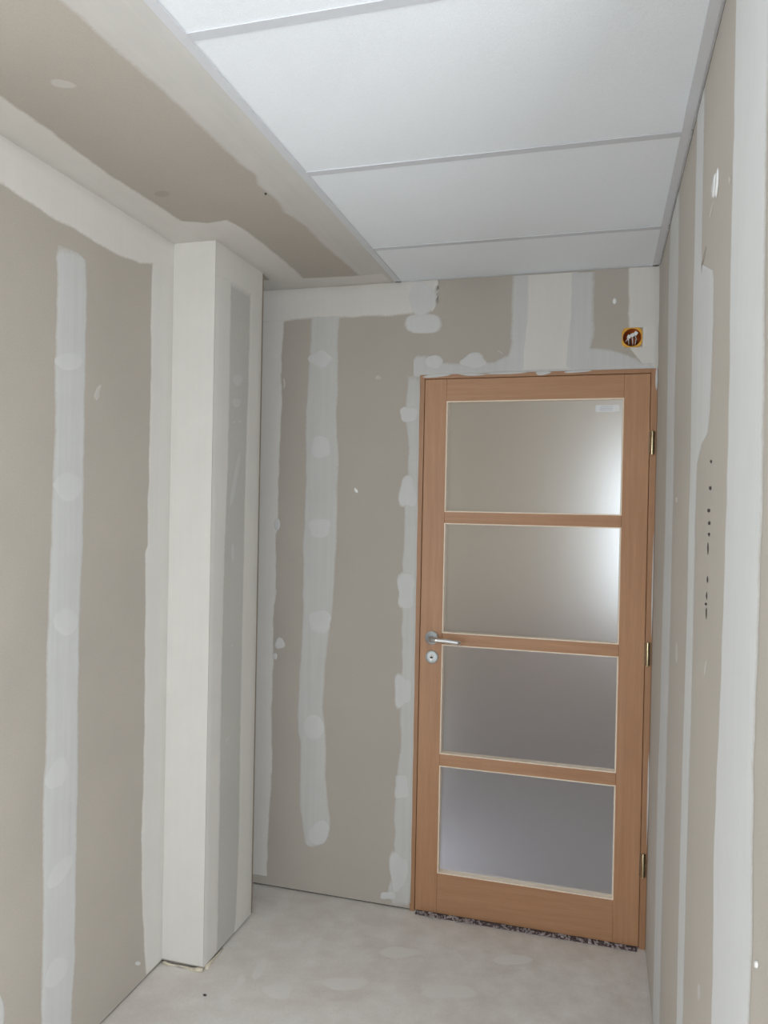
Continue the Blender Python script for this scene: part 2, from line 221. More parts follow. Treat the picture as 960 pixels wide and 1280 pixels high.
M['hydro'] = board_mat('grey_plasterboard_paper', HYDRO)
M['tape'] = plaster_mat('joint_compound_grey', (0.59, 0.588, 0.57), BOARD, 0.035, 0.0)
M['tapethin'] = plaster_mat('joint_compound_thin', (0.59, 0.588, 0.57), BOARD, 0.04, 0.12)
M['blob'] = plaster_mat('filler_dab', (0.63, 0.628, 0.612), (0.59, 0.588, 0.57), 0.015)
M['bright'] = plaster_mat('joint_compound_white', (0.64, 0.64, 0.625), BOARD, 0.015)
M['blobb'] = plaster_mat('filler_dab_on_board', (0.63, 0.628, 0.612), BOARD, 0.015)
M['cream'] = plaster_mat('skim_cream', (0.685, 0.66, 0.615), BOARD, 0.012)
M['creamz'] = plaster_mat('skim_cream_upright', (0.685, 0.66, 0.615), BOARD, 0.012)
M['creamcore'] = plaster_mat('skim_cream_on_filler', (0.685, 0.66, 0.615), (0.59, 0.588, 0.57), 0.012)
M['creamx'] = plaster_mat('skim_cream_cross', (0.685, 0.66, 0.615), BOARD, 0.012, 0.0, 'y')
M['creamg'] = plaster_mat('skim_cream_on_grey', (0.685, 0.66, 0.615), HYDRO, 0.012)
M['trimband'] = plaster_mat('skim_trim_band', (0.60, 0.58, 0.545), BOARD, 0.03, 0.05, 'y')
M['colface'] = plaster_mat('skim_column', (0.685, 0.66, 0.615), (0.685, 0.66, 0.615), 0.012)
M['smear'] = plaster_mat('filler_smear', (0.58, 0.58, 0.56), HYDRO, 0.02, 0.35)
M['faint'] = plaster_mat('filler_smear_on_board', (0.60, 0.575, 0.54), BOARD, 0.02, 0.4)
M['stain'] = plain('grey_stain', (0.33, 0.30, 0.26), 0.8)
M['core'] = plain('wall_core', (0.12, 0.105, 0.09), 0.9)
M['dark'] = plain('dark_gap', (0.035, 0.03, 0.03), 0.9)  # near-black for the key slot and the painted shade in floor gaps
M['brown'] = plain('raw_board_edge', (0.25, 0.20, 0.145), 0.85)
M['chip'] = plain('white_chip', (0.85, 0.85, 0.83), 0.5)
M['drip'] = plain('glossy_filler_drip', (0.86, 0.86, 0.84), 0.12)
M['mark'] = plain('dark_scuff', (0.06, 0.05, 0.05), 0.7)
M['foam'] = plain('cured_foam', (0.62, 0.56, 0.44), 0.8, 0, 0.15, 60, 0.4)
M['hallwall'] = plain('hall_wall', (0.70, 0.62, 0.51), 0.8)
M['dado'] = plain('hall_dado', (0.42, 0.34, 0.31), 0.8)
M['hallfloor'] = plain('hall_concrete', (0.275, 0.262, 0.272), 0.5)
M['roomwall'] = plain('room_wall', (0.68, 0.665, 0.64), 0.8)
M['white'] = plain('white_paint', (0.82, 0.82, 0.82), 0.45)
M['bar'] = plain('grid_bar_enamel', (0.64, 0.655, 0.685), 0.4, 0, 0.01)
M['lip'] = plain('perimeter_angle_enamel', (0.66, 0.67, 0.695), 0.4, 0, 0.01)

def tile_mat():
    m, t, b = nt('mineral_ceiling_tile')
    f = noise(t, 320, 3, 0.7); g = noise(t, 5, 3)
    r = ramp(t, f.outputs[0], [(0.36, (0.84, 0.875, 0.905)), (0.6, (0.88, 0.915, 0.945))])
    r2 = ramp(t, g.outputs[0], [(0.3, (0.985,)*3), (0.7, (1.0,)*3)])
    t.links.new(mix(t, 1.0, r.outputs[0], r2.outputs[0], 'MULTIPLY'), b.inputs['Base Color'])
    b.inputs['Roughness'].default_value = 0.85; bump(t, b, f.outputs[0], 0.35, 0.0015); return m
M['tile'] = tile_mat()

def wood_mat(name, axis, dark=1.0):
    m, t, b = nt(name)
    sc = {'z': (55, 55, 2.2), 'x': (2.2, 55, 55)}[axis]
    g = noise(t, 1.0, 6, 0.62, sc); f = noise(t, 1.0, 3, 0.6, tuple(x*5 for x in sc)); l = noise(t, 2.0, 3, 0.5)
    c0 = (0.435*dark, 0.222*dark, 0.112*dark); c1 = (0.515*dark, 0.282*dark, 0.152*dark)
    r = ramp(t, g.outputs[0], [(0.3, c0), (0.7, c1)])
    r2 = ramp(t, f.outputs[0], [(0.35, (0.93,)*3), (0.6, (1.02,)*3)])
    r3 = ramp(t, l.outputs[0], [(0.3, (0.95, 0.94, 0.93)), (0.7, (1.04, 1.05, 1.06))])
    c = mix(t, 1.0, mix(t, 1.0, r.outputs[0], r2.outputs[0], 'MULTIPLY'), r3.outputs[0], 'MULTIPLY')
    t.links.new(c, b.inputs['Base Color']); b.inputs['Roughness'].default_value = 0.42
    bump(t, b, f.outputs[0], 0.06, 0.001); return m
M['wood_v'] = wood_mat('oak_veneer_upright', 'z'); M['wood_h'] = wood_mat('oak_veneer_level', 'x')
M['frame_v'] = wood_mat('frame_wood_upright', 'z', 0.86); M['frame_h'] = wood_mat('frame_wood_level', 'x', 0.86)
M['rebate'] = plain('pale_bead_wood', (0.90, 0.77, 0.62), 0.5, 0, 0.03)
M['chrome'] = plain('polished_chrome', (0.72, 0.72, 0.72), 0.08, 1.0, 0.01)
M['satin'] = plain('satin_metal', (0.66, 0.70, 0.72), 0.55, 0.85, 0.03)
M['hinge'] = plain('dull_steel_hinge', (0.20, 0.165, 0.115), 0.35, 1.0, 0.1)
M['pin'] = plain('bright_hinge_pin', (0.85, 0.74, 0.48), 0.25, 1.0, 0.05)
def glass_mat():
    m, t, b = nt('frosted_glass'); n = noise(t, 400, 2)
    b.inputs['Base Color'].default_value = (0.93, 0.95, 0.94, 1)
    b.inputs['Transmission Weight'].default_value = 1.0; b.inputs['Roughness'].default_value = 0.42; b.inputs['IOR'].default_value = 1.45
    return m
M['glass'] = glass_mat()
def floor_mat():
    m, t, b = nt('dusty_screed')
    a = noise(t, 3.2, 6, 0.6); c = noise(t, 13, 6, 0.65); f = noise(t, 120, 3, 0.6)
    r = ramp(t, a.outputs[0], [(0.30, (0.735, 0.685, 0.63)), (0.5, (0.79, 0.75, 0.705)), (0.72, (0.835, 0.81, 0.775))])
    r2 = ramp(t, c.outputs[0], [(0.35, (0.94, 0.93, 0.92)), (0.55, (1, 1, 1)), (0.7, (1.05, 1.055, 1.06))])
    r3 = ramp(t, f.outputs[0], [(0.3, (0.96,)*3), (0.7, (1.03,)*3)])
    k = mix(t, 1.0, mix(t, 1.0, r.outputs[0], r2.outputs[0], 'MULTIPLY'), r3.outputs[0], 'MULTIPLY')
    t.links.new(k, b.inputs['Base Color']); b.inputs['Roughness'].default_value = 0.62
    bump(t, b, c.outputs[0], 0.15, 0.004); return m
M['floor'] = floor_mat()
M['splat'] = plaster_mat('dried_splash', (0.85, 0.83, 0.80), (0.79, 0.75, 0.705), 0.02, 0.6)
M['rubble'] = plain('grey_mortar_crumb', (0.40, 0.35, 0.35), 0.9, 0, 0.4, 70)
M['rubble_base'] = plain('dark_mortar_bed', (0.13, 0.10, 0.11), 0.9, 0, 0.4, 90)
M['orange'] = plain('orange_plastic', (0.74, 0.38, 0.04), 0.4, 0, 0.1)
M['red'] = plain('brown_red_plastic', (0.50, 0.13, 0.03), 0.4, 0, 0.15)
M['wire_w'] = plain('grey_wire', (0.62, 0.62, 0.58), 0.4)
M['wire_d'] = plain('black_wire', (0.03, 0.03, 0.03), 0.4)
M['label'] = plain('white_paper_label', (0.80, 0.82, 0.84), 0.4, 0, 0.01)
M['print'] = plain('grey_print', (0.55, 0.57, 0.60), 0.5)

# ---------------------------------------------------------------- filler bands and dabs: real thin layers on the boards
SIGN = {'L': 1, 'B': -1, 'R': -1, 'C': -1, 'K': 1, 'F': 1, 'G': -1}
def to3(pl, u, v, h):
    if pl == 'L': return (WL + h, u, v)
    if pl == 'K': return (KX + h, u, v)
    if pl == 'R': return (-h, u, v)
    if pl == 'B': return (u, -h, v)
    if pl == 'C': return (u, v, H - h)
    if pl == 'F': return (u, v, h)
    if pl == 'G': return (u, KY1 - h, v)
def lerp(a, b, t): return a + (b - a)*t
def wob(seed):
    r = random.Random(seed); k = [(r.uniform(8, 90), r.uniform(0, 6.3), r.uniform(.4, 1)) for _ in range(6)]
    s = sum(c for _, _, c in k)
    return lambda x: sum(c*math.sin(a*x + b) for a, b, c in k)/s
def lay(name, pl, rows, t=0.0010, fa=0.010, fb=0.010, jit=0.0022, mat='tape', parent=None, label=None, c0=0.12, ends=(0, 0), zmin=None):
    """ribbon of filler between two traced edges; fa/fb = feather width (0: sharp edge against a corner)"""
    P = []
    for a, b in zip(rows, rows[1:]):
        L = max(math.dist(a[:2], b[:2]), math.dist(a[2:], b[2:])); n = max(1, int(L/0.022))
        P += [[lerp(x, y, k/n) for x, y in zip(a, b)] for k in range(n)]
    P.append(list(rows[-1]))
    bm = bmesh.new(); cl = bm.verts.layers.float.new('cover'); w1, w2 = wob(name + mat + str(rows[0])), wob(str(rows[-1]) + name)
    s = 0.0; grid = []
    for i, q in enumerate(P):
        if i: s += max(math.dist(q[:2], P[i-1][:2]), math.dist(q[2:], P[i-1][2:]))
        au, av, bu, bv = q; W = max(math.hypot(bu-au, bv-av), 1e-4); du, dv = (bu-au)/W, (bv-av)/W
        ja = w1(s)*jit if fa else 0; jb = w2(s)*jit if fb else 0
        au += du*ja; av += dv*ja; bu += du*jb; bv += dv*jb; W = max(math.hypot(bu-au, bv-av), 1e-4)
        ea = min(fa/W, .3) if fa else .01; eb = min(fb/W, .3) if fb else .01
        us = [0, ea*.5, ea, .3 if ea < .28 else ea*1.1, .5, .7 if eb < .28 else 1-eb*1.1, 1-eb, 1-eb*.5, 1]
        hs = [0.05 if fa else 1, .6, .9, 1.0, .8, 1.0, .9, .6, 0.05 if fb else 1]
        cs = [c0 if fa else 1, .55 if fa else 1, .95, 1, 1, 1, .95, .55 if fb else 1, c0 if fb else 1]
        k = 1.0
        for e, near in ((ends[0], i), (ends[1], len(P)-1-i)):
            if e and near == 0: k = 0.25
        row = []
        for u, h, c in zip(us, hs, cs):
            pv = lerp(av, bv, u)
            if zmin is not None: pv = max(pv, zmin)
            vv = bm.verts.new(to3(pl, lerp(au, bu, u), pv, 0.0002 + t*h*(.3 + .7*k))); vv[cl] = c*k if k < 1 else c; row.append(vv)
        grid.append(row)
    for a, b in zip(grid, grid[1:]):
        for i in range(8): bm.faces.new([a[i], a[i+1], b[i+1], b[i]])
    o = obj(name, bm, M[mat], parent, True)
    if label: o['label'] = label
    return o
def dab(name, pl, q, t=0.0016, mat='blob', parent=None, label=None, seg=26, edge=0.2, rough=0.20, square=False):
    u, v, a1, a2, b1, b2 = q; bm = bmesh.new(); cl = bm.verts.layers.float.new('cover'); w1 = wob(str(q))
    c = bm.verts.new(to3(pl, u, v, t)); c[cl] = 1; rings = []
    for r, h, cv in ((.45, 1, 1), (.8, .85, .95), (1.0, 0.08, edge)):
        ring = []
        for k in range(seg):
            th = 2*math.pi*k/seg; sq = 1.0 if not square else (abs(math.cos(th))**4 + abs(math.sin(th))**4)**-.25
            rr = r*sq*(1 + rough*(w1(math.cos(th)*.05) + w1(math.sin(th)*.05 + 5)))
            vv = bm.verts.new(to3(pl, u + rr*(math.cos(th)*a1 + math.sin(th)*b1), v + rr*(math.cos(th)*a2 + math.sin(th)*b2), 0.0003 + t*h)); vv[cl] = cv; ring.append(vv)
        rings.append(ring)
    for k in range(seg):
        bm.faces.new([c, rings[0][k], rings[0][(k+1)%seg]])
        for a, b in zip(rings, rings[1:]): bm.faces.new([a[k], b[k], b[(k+1)%seg], a[(k+1)%seg]])
    o = obj(name, bm, M[mat], parent, True)
    if label: o['label'] = label
    return o

# ---------------------------------------------------------------- floor
fl = bx('floor', (RX0, RY, -0.12), (RX1, 0.045, 0.0), M['floor'])
tag(fl, 'pale dusty screed floor with white plaster splashes', 'floor', 'structure')
for q in T['F_spot']: dab('plaster_splash', 'F', q, 0.0006, 'splat', fl, rough=0.3, edge=0.05)
bm = bmesh.new()
box(bm, (-0.835, -0.024, -0.01), (-0.03, 0.040, 0.0035)); obj('mortar_bed', bm, M['rubble_base'], fl)
bm = bmesh.new(); rr = random.Random(3)
for k in range(210):
    x = rr.uniform(-0.83, -0.035); y = rr.uniform(-0.033, -0.002); s = rr.uniform(0.002, 0.0055)
    m_ = Matrix.Translation((x, y, 0.0035 + s*.4)) @ Matrix.Rotation(rr.uniform(0, 3), 4, 'Z') @ Matrix.Diagonal((s*rr.uniform(.8, 2.2), s, s*.8, 1))
    bmesh.ops.create_icosphere(bm, subdivisions=1, radius=1.0, matrix=m_)
tag(obj('mortar_crumb', bm, M['rubble'], fl), kind='stuff')
bm = bmesh.new(); cx, cy = T['F_chip']
bmesh.ops.create_icosphere(bm, subdivisions=1, radius=0.006, matrix=Matrix.Translation((cx, cy, 0.003)) @ Matrix.Diagonal((1.2, .7, .6, 1)))
tag(obj('debris_crumb', bm, M['mark']), 'tiny dark crumb lying on the floor in front of the column', 'debris')

tag(bx('floor_hall', (-1.75, 0.045, -0.12), (1.4, 2.4, -0.002), M['hallfloor']), 'dark grey hall floor seen blurred through the lower frosted panes', 'floor', 'structure')

# ---------------------------------------------------------------- ceiling: flush soffit board and tile grid
ce = bx('ceiling', (-1.75, -2.3, H + 0.045), (0.1, 0.0, H + 0.12), M['core'])
tag(ce, 'ceiling of white tiles in a metal grid with a plasterboard soffit at left', 'ceiling', 'structure')
TX = -0.966
bxs = [(-2.3, -1.2), (-1.2, 0.0)]
for a, b in bxs: bx('plasterboard', (WL - 0.02, a, H), (TX, b, H + 0.0125), M['board'], ce)
bw_ = 0.024
ys = [0.0, -0.3796, -0.9797, -1.58, -2.18, -2.3]
for i in range(len(ys) - 1):
    y1, y0 = ys[i], ys[i+1]
    bx('ceiling_tile', (TX + .003, y0 + .002, H + 0.002), (-.003, y1 - .002, H + 0.017), M['tile'], ce)
    if i:
        bm = bmesh.new(); box(bm, (TX + .002, y1 - bw_/2, H - 0.0005), (-.002, y1 + bw_/2, H + 0.0015)); box(bm, (TX + .01, y1 - .002, H + 0.0015), (-.01, y1 + .002, H + 0.03))
        obj('grid_bar', bm, M['bar'], ce)
def angle(a, b, up): bm = bmesh.new(); box(bm, *a); box(bm, *b); return obj('perimeter_angle', bm, M['lip'], ce)
angle(((TX, -2.3, H - 0.001), (TX + 0.022, 0, H + 0.0012)), ((TX, -2.3, H + .0012), (TX + 0.001, 0, H + 0.025)), 1)
angle(((-0.026, -2.3, H - 0.001), (-0.0072, 0, H + 0.0012)), ((-0.0072, -2.3, H - .001), (-0.006, 0, H + 0.025)), 1)
bx('shadow_gap', (-0.006, -2.3, H + 0.003), (0, 0, H + 0.02), M['white'], ce)
angle(((TX, -0.012, H - 0.001), (0, -0.0012, H + 0.0012)), ((TX, -0.0012, H - .001), (0, 0, H + 0.025)), 1)
cl_rows = T['C_left']; cl_rows = [[-1.43, -2.29, WL, -2.29]] + cl_rows
k = next(i for i, r in enumerate(cl_rows) if r[1] > -0.77); cl_rows.insert(k + 1, [cl_rows[k][0] + .012, cl_rows[k][1] + .002, WL, KY1])
for r in cl_rows:                                            # the inner edge follows the column round its corner
    if -0.735 < r[1] < -0.72: r[2:] = [-1.52, KY1]
    elif -0.75 < r[1] < -0.735: r[2:] = [KX - .03, KY1]
    elif -0.66 < r[1] < -0.6: r[2:] = [KX, KY1 + .004]
cl_rows[-1][2:] = [KX - .01, cl_rows[-1][3]]; cl_rows.append([-1.295, -.004, KX - .12, -.004])
lay('joint_compound', 'C', cl_rows, 0.0010, 0.012, 0, 0.004, 'creamx', ce)
lay('joint_compound', 'C', T['C_back'], 0.0012, 0.010, 0, 0.004, 'cream', ce)
ct = T['C_trim']; ct = [[ct[0][0], -2.29, TX, -2.29]] + ct + [[-1.20, -.003, TX, -.003]]
lay('joint_compound', 'C', ct, 0.0008, 0.016, 0, 0.004, 'trimband', ce)
dab('screw_head', 'C', T['C_spot'][0], 0.001, 'blob', ce).data.materials[0] = M['mark']
dab('scuff', 'C', T['C_spot'][1], 0.0004, 'faint', ce, edge=0.0).data.materials[0] = plaster_mat('grey_smudge', (0.36, 0.32, 0.27), BOARD, 0.02, 0.35)
dab('scuff', 'C', T['C_spot'][2], 0.0004, 'faint', ce, edge=0.0)

# ---------------------------------------------------------------- left wall
wl = bx('wall_left', (-1.75, YR, 0.0), (WL - 0.0125, 0.1, H + 0.045), M['core'])
tag(wl, 'left wall of beige plasterboard with filled vertical joints', 'wall', 'structure')
seam = -1.094
for a, b in ((YR, seam), (seam, 0.0)):
    bx('plasterboard', (WL - 0.0125, a, 0.006), (WL, b, H), M['board'], wl)
lay('joint_compound', 'L', T['L_tape'], 0.0011, 0.012, 0.012, 0.003, 'tape', wl, ends=(1, 0), zmin=0.006)
lc = T['L_col']; lay('corner_filler', 'L', [[lc[0][0], 2.40, KY1, 2.40]] + lc, 0.0008, 0.008, 0, 0.004, 'creamz', wl, zmin=0.003)
lt = T['L_top']; lay('corner_filler', 'L', [[YR, lt[0][1], YR, H]] + lt + [[KY1, lt[-1][1], KY1, H]], 0.0012, 0.010, 0, 0.004, 'creamz', wl)
for i, q in enumerate(T['L_blob']): dab('filler_dab' if i < 7 else 'filler_speck', 'L', q, 0.0018 if i < 7 else 0.0012, ('blob' if i < 7 else 'faint') if i != 8 else 'blobb', wl, edge=0.0 if i in (3, 4, 5) else 0.25)
bx('gap_shade_strip', (WL - 0.0125, YR, 0.0), (WL - 0.004, 0.0, 0.006), M['dark'], wl)  # dark strip painted in for the shade under the board edge

# ---------------------------------------------------------------- boxed column against the left wall
kb = bmesh.new(); box(kb, (WL, KY1 + 0.0125, 0.0), (KX - 0.0125, KY2 - 0.0005, H - 0.0005)); kc = obj('wall_column', kb, M['core'])
tag(kc, 'boxed column with a smooth cream front against the left wall', 'column', 'structure')
bx('plasterboard', (WL, KY1, 0.010), (KX, KY1 + 0.0125, H), M['board'], kc)
bx('plasterboard', (KX - 0.0125, KY1 + 0.0125, 0.008), (KX, KY2 - 0.013, H), M['hydro'], kc)
bx('raw_edge', (KX - 0.0125, KY2 - 0.013, 0.004), (KX - 0.0008, KY2, H), M['brown'], kc)
lay('skim_coat', 'G', [[WL, z, KX, z] for z in (0.014, .3, .9, 1.5, 2.0, H)], 0.0004, 0, 0, 0.0, 'colface', kc, zmin=0.012)
kf = T['K_front']; lay('corner_filler', 'K', [[KY1, H, kf[0][2], H]] + kf, 0.0006, 0, 0.010, 0.003, 'creamg', kc, zmin=0.010)
kr = T['K_rear']; lay('corner_filler', 'K', [[kr[0][0], H, kr[0][2], H]] + kr, 0.0007, 0.010, 0, 0.003, 'creamg', kc, zmin=0.006)
kt = T['K_top']; lay('corner_filler', 'K', [[KY1, kt[0][1], KY1, H]] + kt + [[KY2 - .014, kt[-1][1], KY2 - .014, H]], 0.0009, 0.030, 0, 0.003, 'creamg', kc)
for i, q in enumerate(T['K_blob']): dab('filler_speck', 'K', q, 0.0008, 'smear', kc, edge=0.1, rough=0.25)
bm = bmesh.new()
pts = [(WL + .004, KY1 - .004, .004)] + [(lerp(WL, KX, k/9), KY1 - .003 - .006*abs(math.sin(k*2.1)), .004 + .003*math.sin(k*1.7)) for k in range(1, 9)] + [(KX + .002, KY1 - .004, .005)]
tube(bm, pts, [.003, .005, .004, .003, .002, .002, .004, .006, .008, .006], 8)
obj('foam_bead', bm, M['foam'], kc, True)
bm = bmesh.new(); tube(bm, [(KX + .004, KY1 + .01 + k*.03, .003) for k in range(5)], [.009, .007, .004, .003, .002], 8); obj('foam_bead', bm, M['foam'], kc, True)

# ---------------------------------------------------------------- back wall with the door opening
DX0, DX1, DZ = -0.862, 0.0, 2.062          # opening
JB = (-0.0902, 2.174)
wb = empty('wall_back'); tag(wb, 'back wall of beige plasterboard with filled joints around the door', 'wall', 'structure')
bm = bmesh.new()
xs = [-1.75, DX0, JB[0] - .031, JB[0] + .031, DX1, 1.4]; zs = [0.0, DZ, JB[1] - .031, JB[1] + .031, H + .12]
grid_slab(bm, 1, xs, zs, [(1, 0), (2, 0), (3, 0), (2, 2)], 0.0125, 0.1)
obj('wall_core', bm, M['hallwall'], wb)
bx('plasterboard', (WL, 0, 0.006), (-1.257, 0.0125, H), M['board'], wb)
bx('plasterboard', (-1.257, 0, 0.006), (DX0, 0.0125, H), M['board'], wb)
bx('plasterboard', (DX0, 0, DZ), (-0.39, 0.0125, H), M['board'], wb)
bm = bmesh.new(); grid_slab(bm, 1, [-0.39, JB[0] - .031, JB[0] + .031, 0.0], [DZ, JB[1] - .031, JB[1] + .031, H], [(1, 1)], 0.0, 0.0125); obj('plasterboard', bm, M['board'], wb)
bx('gap_shade_strip', (WL, 0.006, 0.0), (DX0, 0.0125, 0.006), M['dark'], wb)  # same painted shade along the foot of the back wall
bl = T['B_left']; lay('corner_filler', 'B', [[WL, 2.40, bl[0][2], 2.40]] + bl, 0.0008, 0, 0.008, 0.004, 'cream', wb, zmin=0.02)
lay('corner_filler', 'B', [[WL, 2.29, WL, H]] + T['B_top'], 0.0012, 0.012, 0, 0.004, 'cream', wb, ends=(0, 1))
lay('joint_compound', 'B', T['B_tape'], 0.0010, 0.012, 0.012, 0.003, 'tapethin', wb, ends=(0, 1))
lay('joint_compound', 'B', T['B_door'], 0.0009, 0.010, 0, 0.005, 'tapethin', wb, ends=(1, 1))
lay('joint_compound', 'B', T['B_over'], 0.0010, 0, 0.014, 0.004, 'tape', wb)
lay('joint_compound', 'B', T['B_wide'], 0.0013, 0.016, 0.016, 0.003, 'tape', wb)
lay('joint_compound', 'B', T['B_widecore'][:3] + [T['B_widecore'][2][:1] + [2.07] + T['B_widecore'][2][2:3] + [2.07]], 0.0018, 0.030, 0.030, 0.003, 'creamcore', wb)
br = T['B_right']
# the cream corner strip stops short around the socket box: one band left open where the box sits
lay('corner_filler', 'B', [r for r in br if r[1] > 2.21] + [[br[1][0], JB[1] + .0352, -0.001, JB[1] + .0352]], 0.0009, 0.010, 0, 0.003, 'cream', wb)
lay('corner_filler', 'B', [[JB[0] + .036, JB[1] + .0352, -0.001, JB[1] + .0352], [JB[0] + .036, JB[1] - .0352, -0.001, JB[1] - .0352]], 0.0009, 0, 0, 0, 'cream', wb)
lay('corner_filler', 'B', [[JB[0] - .01, JB[1] - .0352, -0.001, JB[1] - .0352]] + br[-2:], 0.0009, 0.008, 0, 0.003, 'cream', wb)
for i, q in enumerate(T['B_blob']):
    big = i < 20
    m_ = 'blob' if i < 6 else ('blobb' if big else 'faint')
    o = dab('filler_dab' if big else 'filler_speck', 'B', q, 0.0020 if big else 0.0010, m_, wb, edge=0.12 if big else 0.1, rough=0.34 if big else .3, square=11 <= i <= 16)
    if i in (20, 23): o.data.materials[0] = M['chip']
bm = bmesh.new(); tube(bm, [(lerp(-0.8635, -0.8600, k/24) + .0007*math.sin(k*2.3), -0.0022, lerp(2.055, 0.03, k/24)) for k in range(25)], 0.0022, 6); obj('caulk_bead', bm, M['colface'], wb, True)

# ---------------------------------------------------------------- right wall
wr = bx('wall_right', (0.0125, -1.97, 0.0), (0.10, 0.0, H + 0.12), M['core'])
tag(wr, 'right wall of beige plasterboard with three white filled joints', 'wall', 'structure')
for a, b in ((-1.97, -1.70), (-1.70, -0.55), (-0.55, 0.0)):
    bx('plasterboard', (0.0, a, 0.005), (0.0125, b, H), M['board'], wr)
r1 = T['R_1']; lay('joint_compound', 'R', [[-0.41, 2.42, -0.68, 2.42]] + r1[2:] + [[-0.41, .01, -0.64, .01]], 0.0009, 0.03, 0.03, 0.006, 'tapethin', wr, zmin=0.006)
lay('joint_compound', 'R', [[-1.06, 2.42, -1.19, 2.42]] + T['R_2'][1:] + [[-1.045, .01, -1.17, .01]], 0.0009, 0.02, 0.02, 0.004, 'tape', wr, zmin=0.006)
lay('joint_compound', 'R', T['R_3'] + [[-1.54, .01, -1.83, .01]], 0.0012, 0.02, 0.02, 0.006, 'bright', wr, zmin=0.006)
for q in T['R_mark']: dab('scuff', 'R', q, 0.0003, 'blob', wr, rough=.3).data.materials[0] = M['mark']
for i, q in enumerate(T['R_drip']):
    o = dab('filler_drip', 'R', q, 0.0030 if i in (0, 1, 3) else 0.0008, 'faint', wr, rough=.2)
    if i in (0, 1, 3): o.data.materials[0] = M['drip']
bm = bmesh.new(); tube(bm, [to3('R', u, v, 0.0006) for u, v in T['R_crack']], [.0008, .0022, .0025, .0006], 6); obj('crack', bm, M['stain'], wr)

# ---------------------------------------------------------------- unseen wide room behind the camera, shaped so two windows light the side walls
W1, W2 = (-3.27, -1.83), (0.73, 2.47)
rear = empty('wall_rear'); tag(rear, 'pale walls of the unseen wide room added behind the viewpoint to let light in', 'wall', 'structure')
bm = bmesh.new(); grid_slab(bm, 1, [RX0 - .1, *W1, *W2, RX1 + .1], [0.0, 0.13, 2.27, H + .12], [(1, 1), (3, 1)], RY - 0.2, RY); obj('wall_panel', bm, M['roomwall'], rear)
bx('wall_panel', (RX0 - .1, RY, 0), (RX0, YR, H + .12), M['roomwall'], rear)
bx('wall_panel', (RX1, RY, 0), (RX1 + .1, -1.97, H + .12), M['roomwall'], rear)
bx('wall_panel', (RX0, YR, 0), (-1.75, YR + .1, H + .12), M['roomwall'], rear)
bx('wall_panel', (.1, -2.07 + .1, 0), (RX1, -1.87, H + .12), M['roomwall'], rear)
bx('ceiling_panel', (RX0, RY, H), (RX1, -2.3, H + .05), M['tile'], rear)
bx('ceiling_panel', (RX0, -2.3, H), (-1.75, YR, H + .05), M['tile'], rear); bx('ceiling_panel', (.1, -2.3, H), (RX1, -1.97, H + .05), M['tile'], rear)
for i, (a, b) in enumerate((W1, W2)):
    wf = empty('window_%d' % (i + 1)); tag(wf, ('left', 'right')[i] + ' unseen white window in the rear wall, placed to light the side walls', 'window', 'structure')
    for p, q in (((a, .13), (a + .05, 2.27)), ((b - .05, .13), (b, 2.27)), (((a + b)/2 - .03, .18), ((a + b)/2 + .03, 2.22)), ((a + .05, .13), (b - .05, .18)), ((a + .05, 2.22), (b - .05, 2.27))):
        bx('window_bar', (p[0], RY - .12, p[1]), (q[0], RY - .06, q[1]), M['white'], wf)

# ---------------------------------------------------------------- hall beyond the glazed door, invented to give the panes their light and dark
hw = empty('wall_hall'); tag(hw, 'walls of the hall seen blurred through the frosted door', 'wall', 'structure')
bm = bmesh.new(); grid_slab(bm, 1, [-1.75, -0.06, 0.78, 1.4], [0.0, 0.93, 1.97, H + .12], [(1, 1)], 2.3, 2.4); obj('wall_panel', bm, M['hallwall'], hw)
bm = bmesh.new(); grid_slab(bm, 0, [0.1, 0.2, 0.64, 2.3], [0.0, 0.04, 0.66, H + .12], [(1, 1)], -1.30, -1.20); obj('wall_panel', bm, M['hallwall'], hw)  # low opening made up for the left hall fill
bm = bmesh.new(); grid_slab(bm, 0, [0.1, 0.7, 1.7, 2.3], [0.0, 0.95, 2.15, H + .12], [(1, 1)], 1.3, 1.4); obj('wall_panel', bm, M['hallwall'], hw)  # unseen opening added for the end hall fill
bx('dado', (-1.2, 2.288, 0), (1.3, 2.3, 0.85), M['dado'], hw)
bx('wall_panel', (-1.75, 0.1, H), (1.4, 2.4, H + .12), M['white'], hw)

# ---------------------------------------------------------------- door frame and door
tr = empty('trim_1'); tag(tr, 'reddish wooden door frame set in the back wall, smeared with filler', 'door frame', 'structure')
LX0, LX1, LZ0, LZ1 = -0.8416, -0.0240, 0.0055, 2.0445
bx('jamb', (-0.8618, -0.003, 0.0), (LX0 - .0015, 0.1, 2.0620), M['frame_v'], tr, .0012)
bx('jamb', (LX1 + .0015, -0.003, 0.0), (-0.0005, 0.1, 2.0620), M['frame_v'], tr, .0012)
bx('head', (LX0 - .0015, -0.003, LZ1 + .0015), (LX1 + .0015, 0.1, 2.0620), M['frame_h'], tr, .0012)
bx('door_stop', (LX0 - .0015, 0.044, 0.0), (LX0 + .010, 0.1, LZ1 + .0015), M['frame_v'], tr)
bx('door_stop', (LX1 - .010, 0.044, 0.0), (LX1 + .0015, 0.1, LZ1 + .0015), M['frame_v'], tr)
bx('door_stop', (LX0 + .010, 0.044, LZ1 - .010), (LX1 - .010, 0.1, LZ1 + .0015), M['frame_h'], tr)
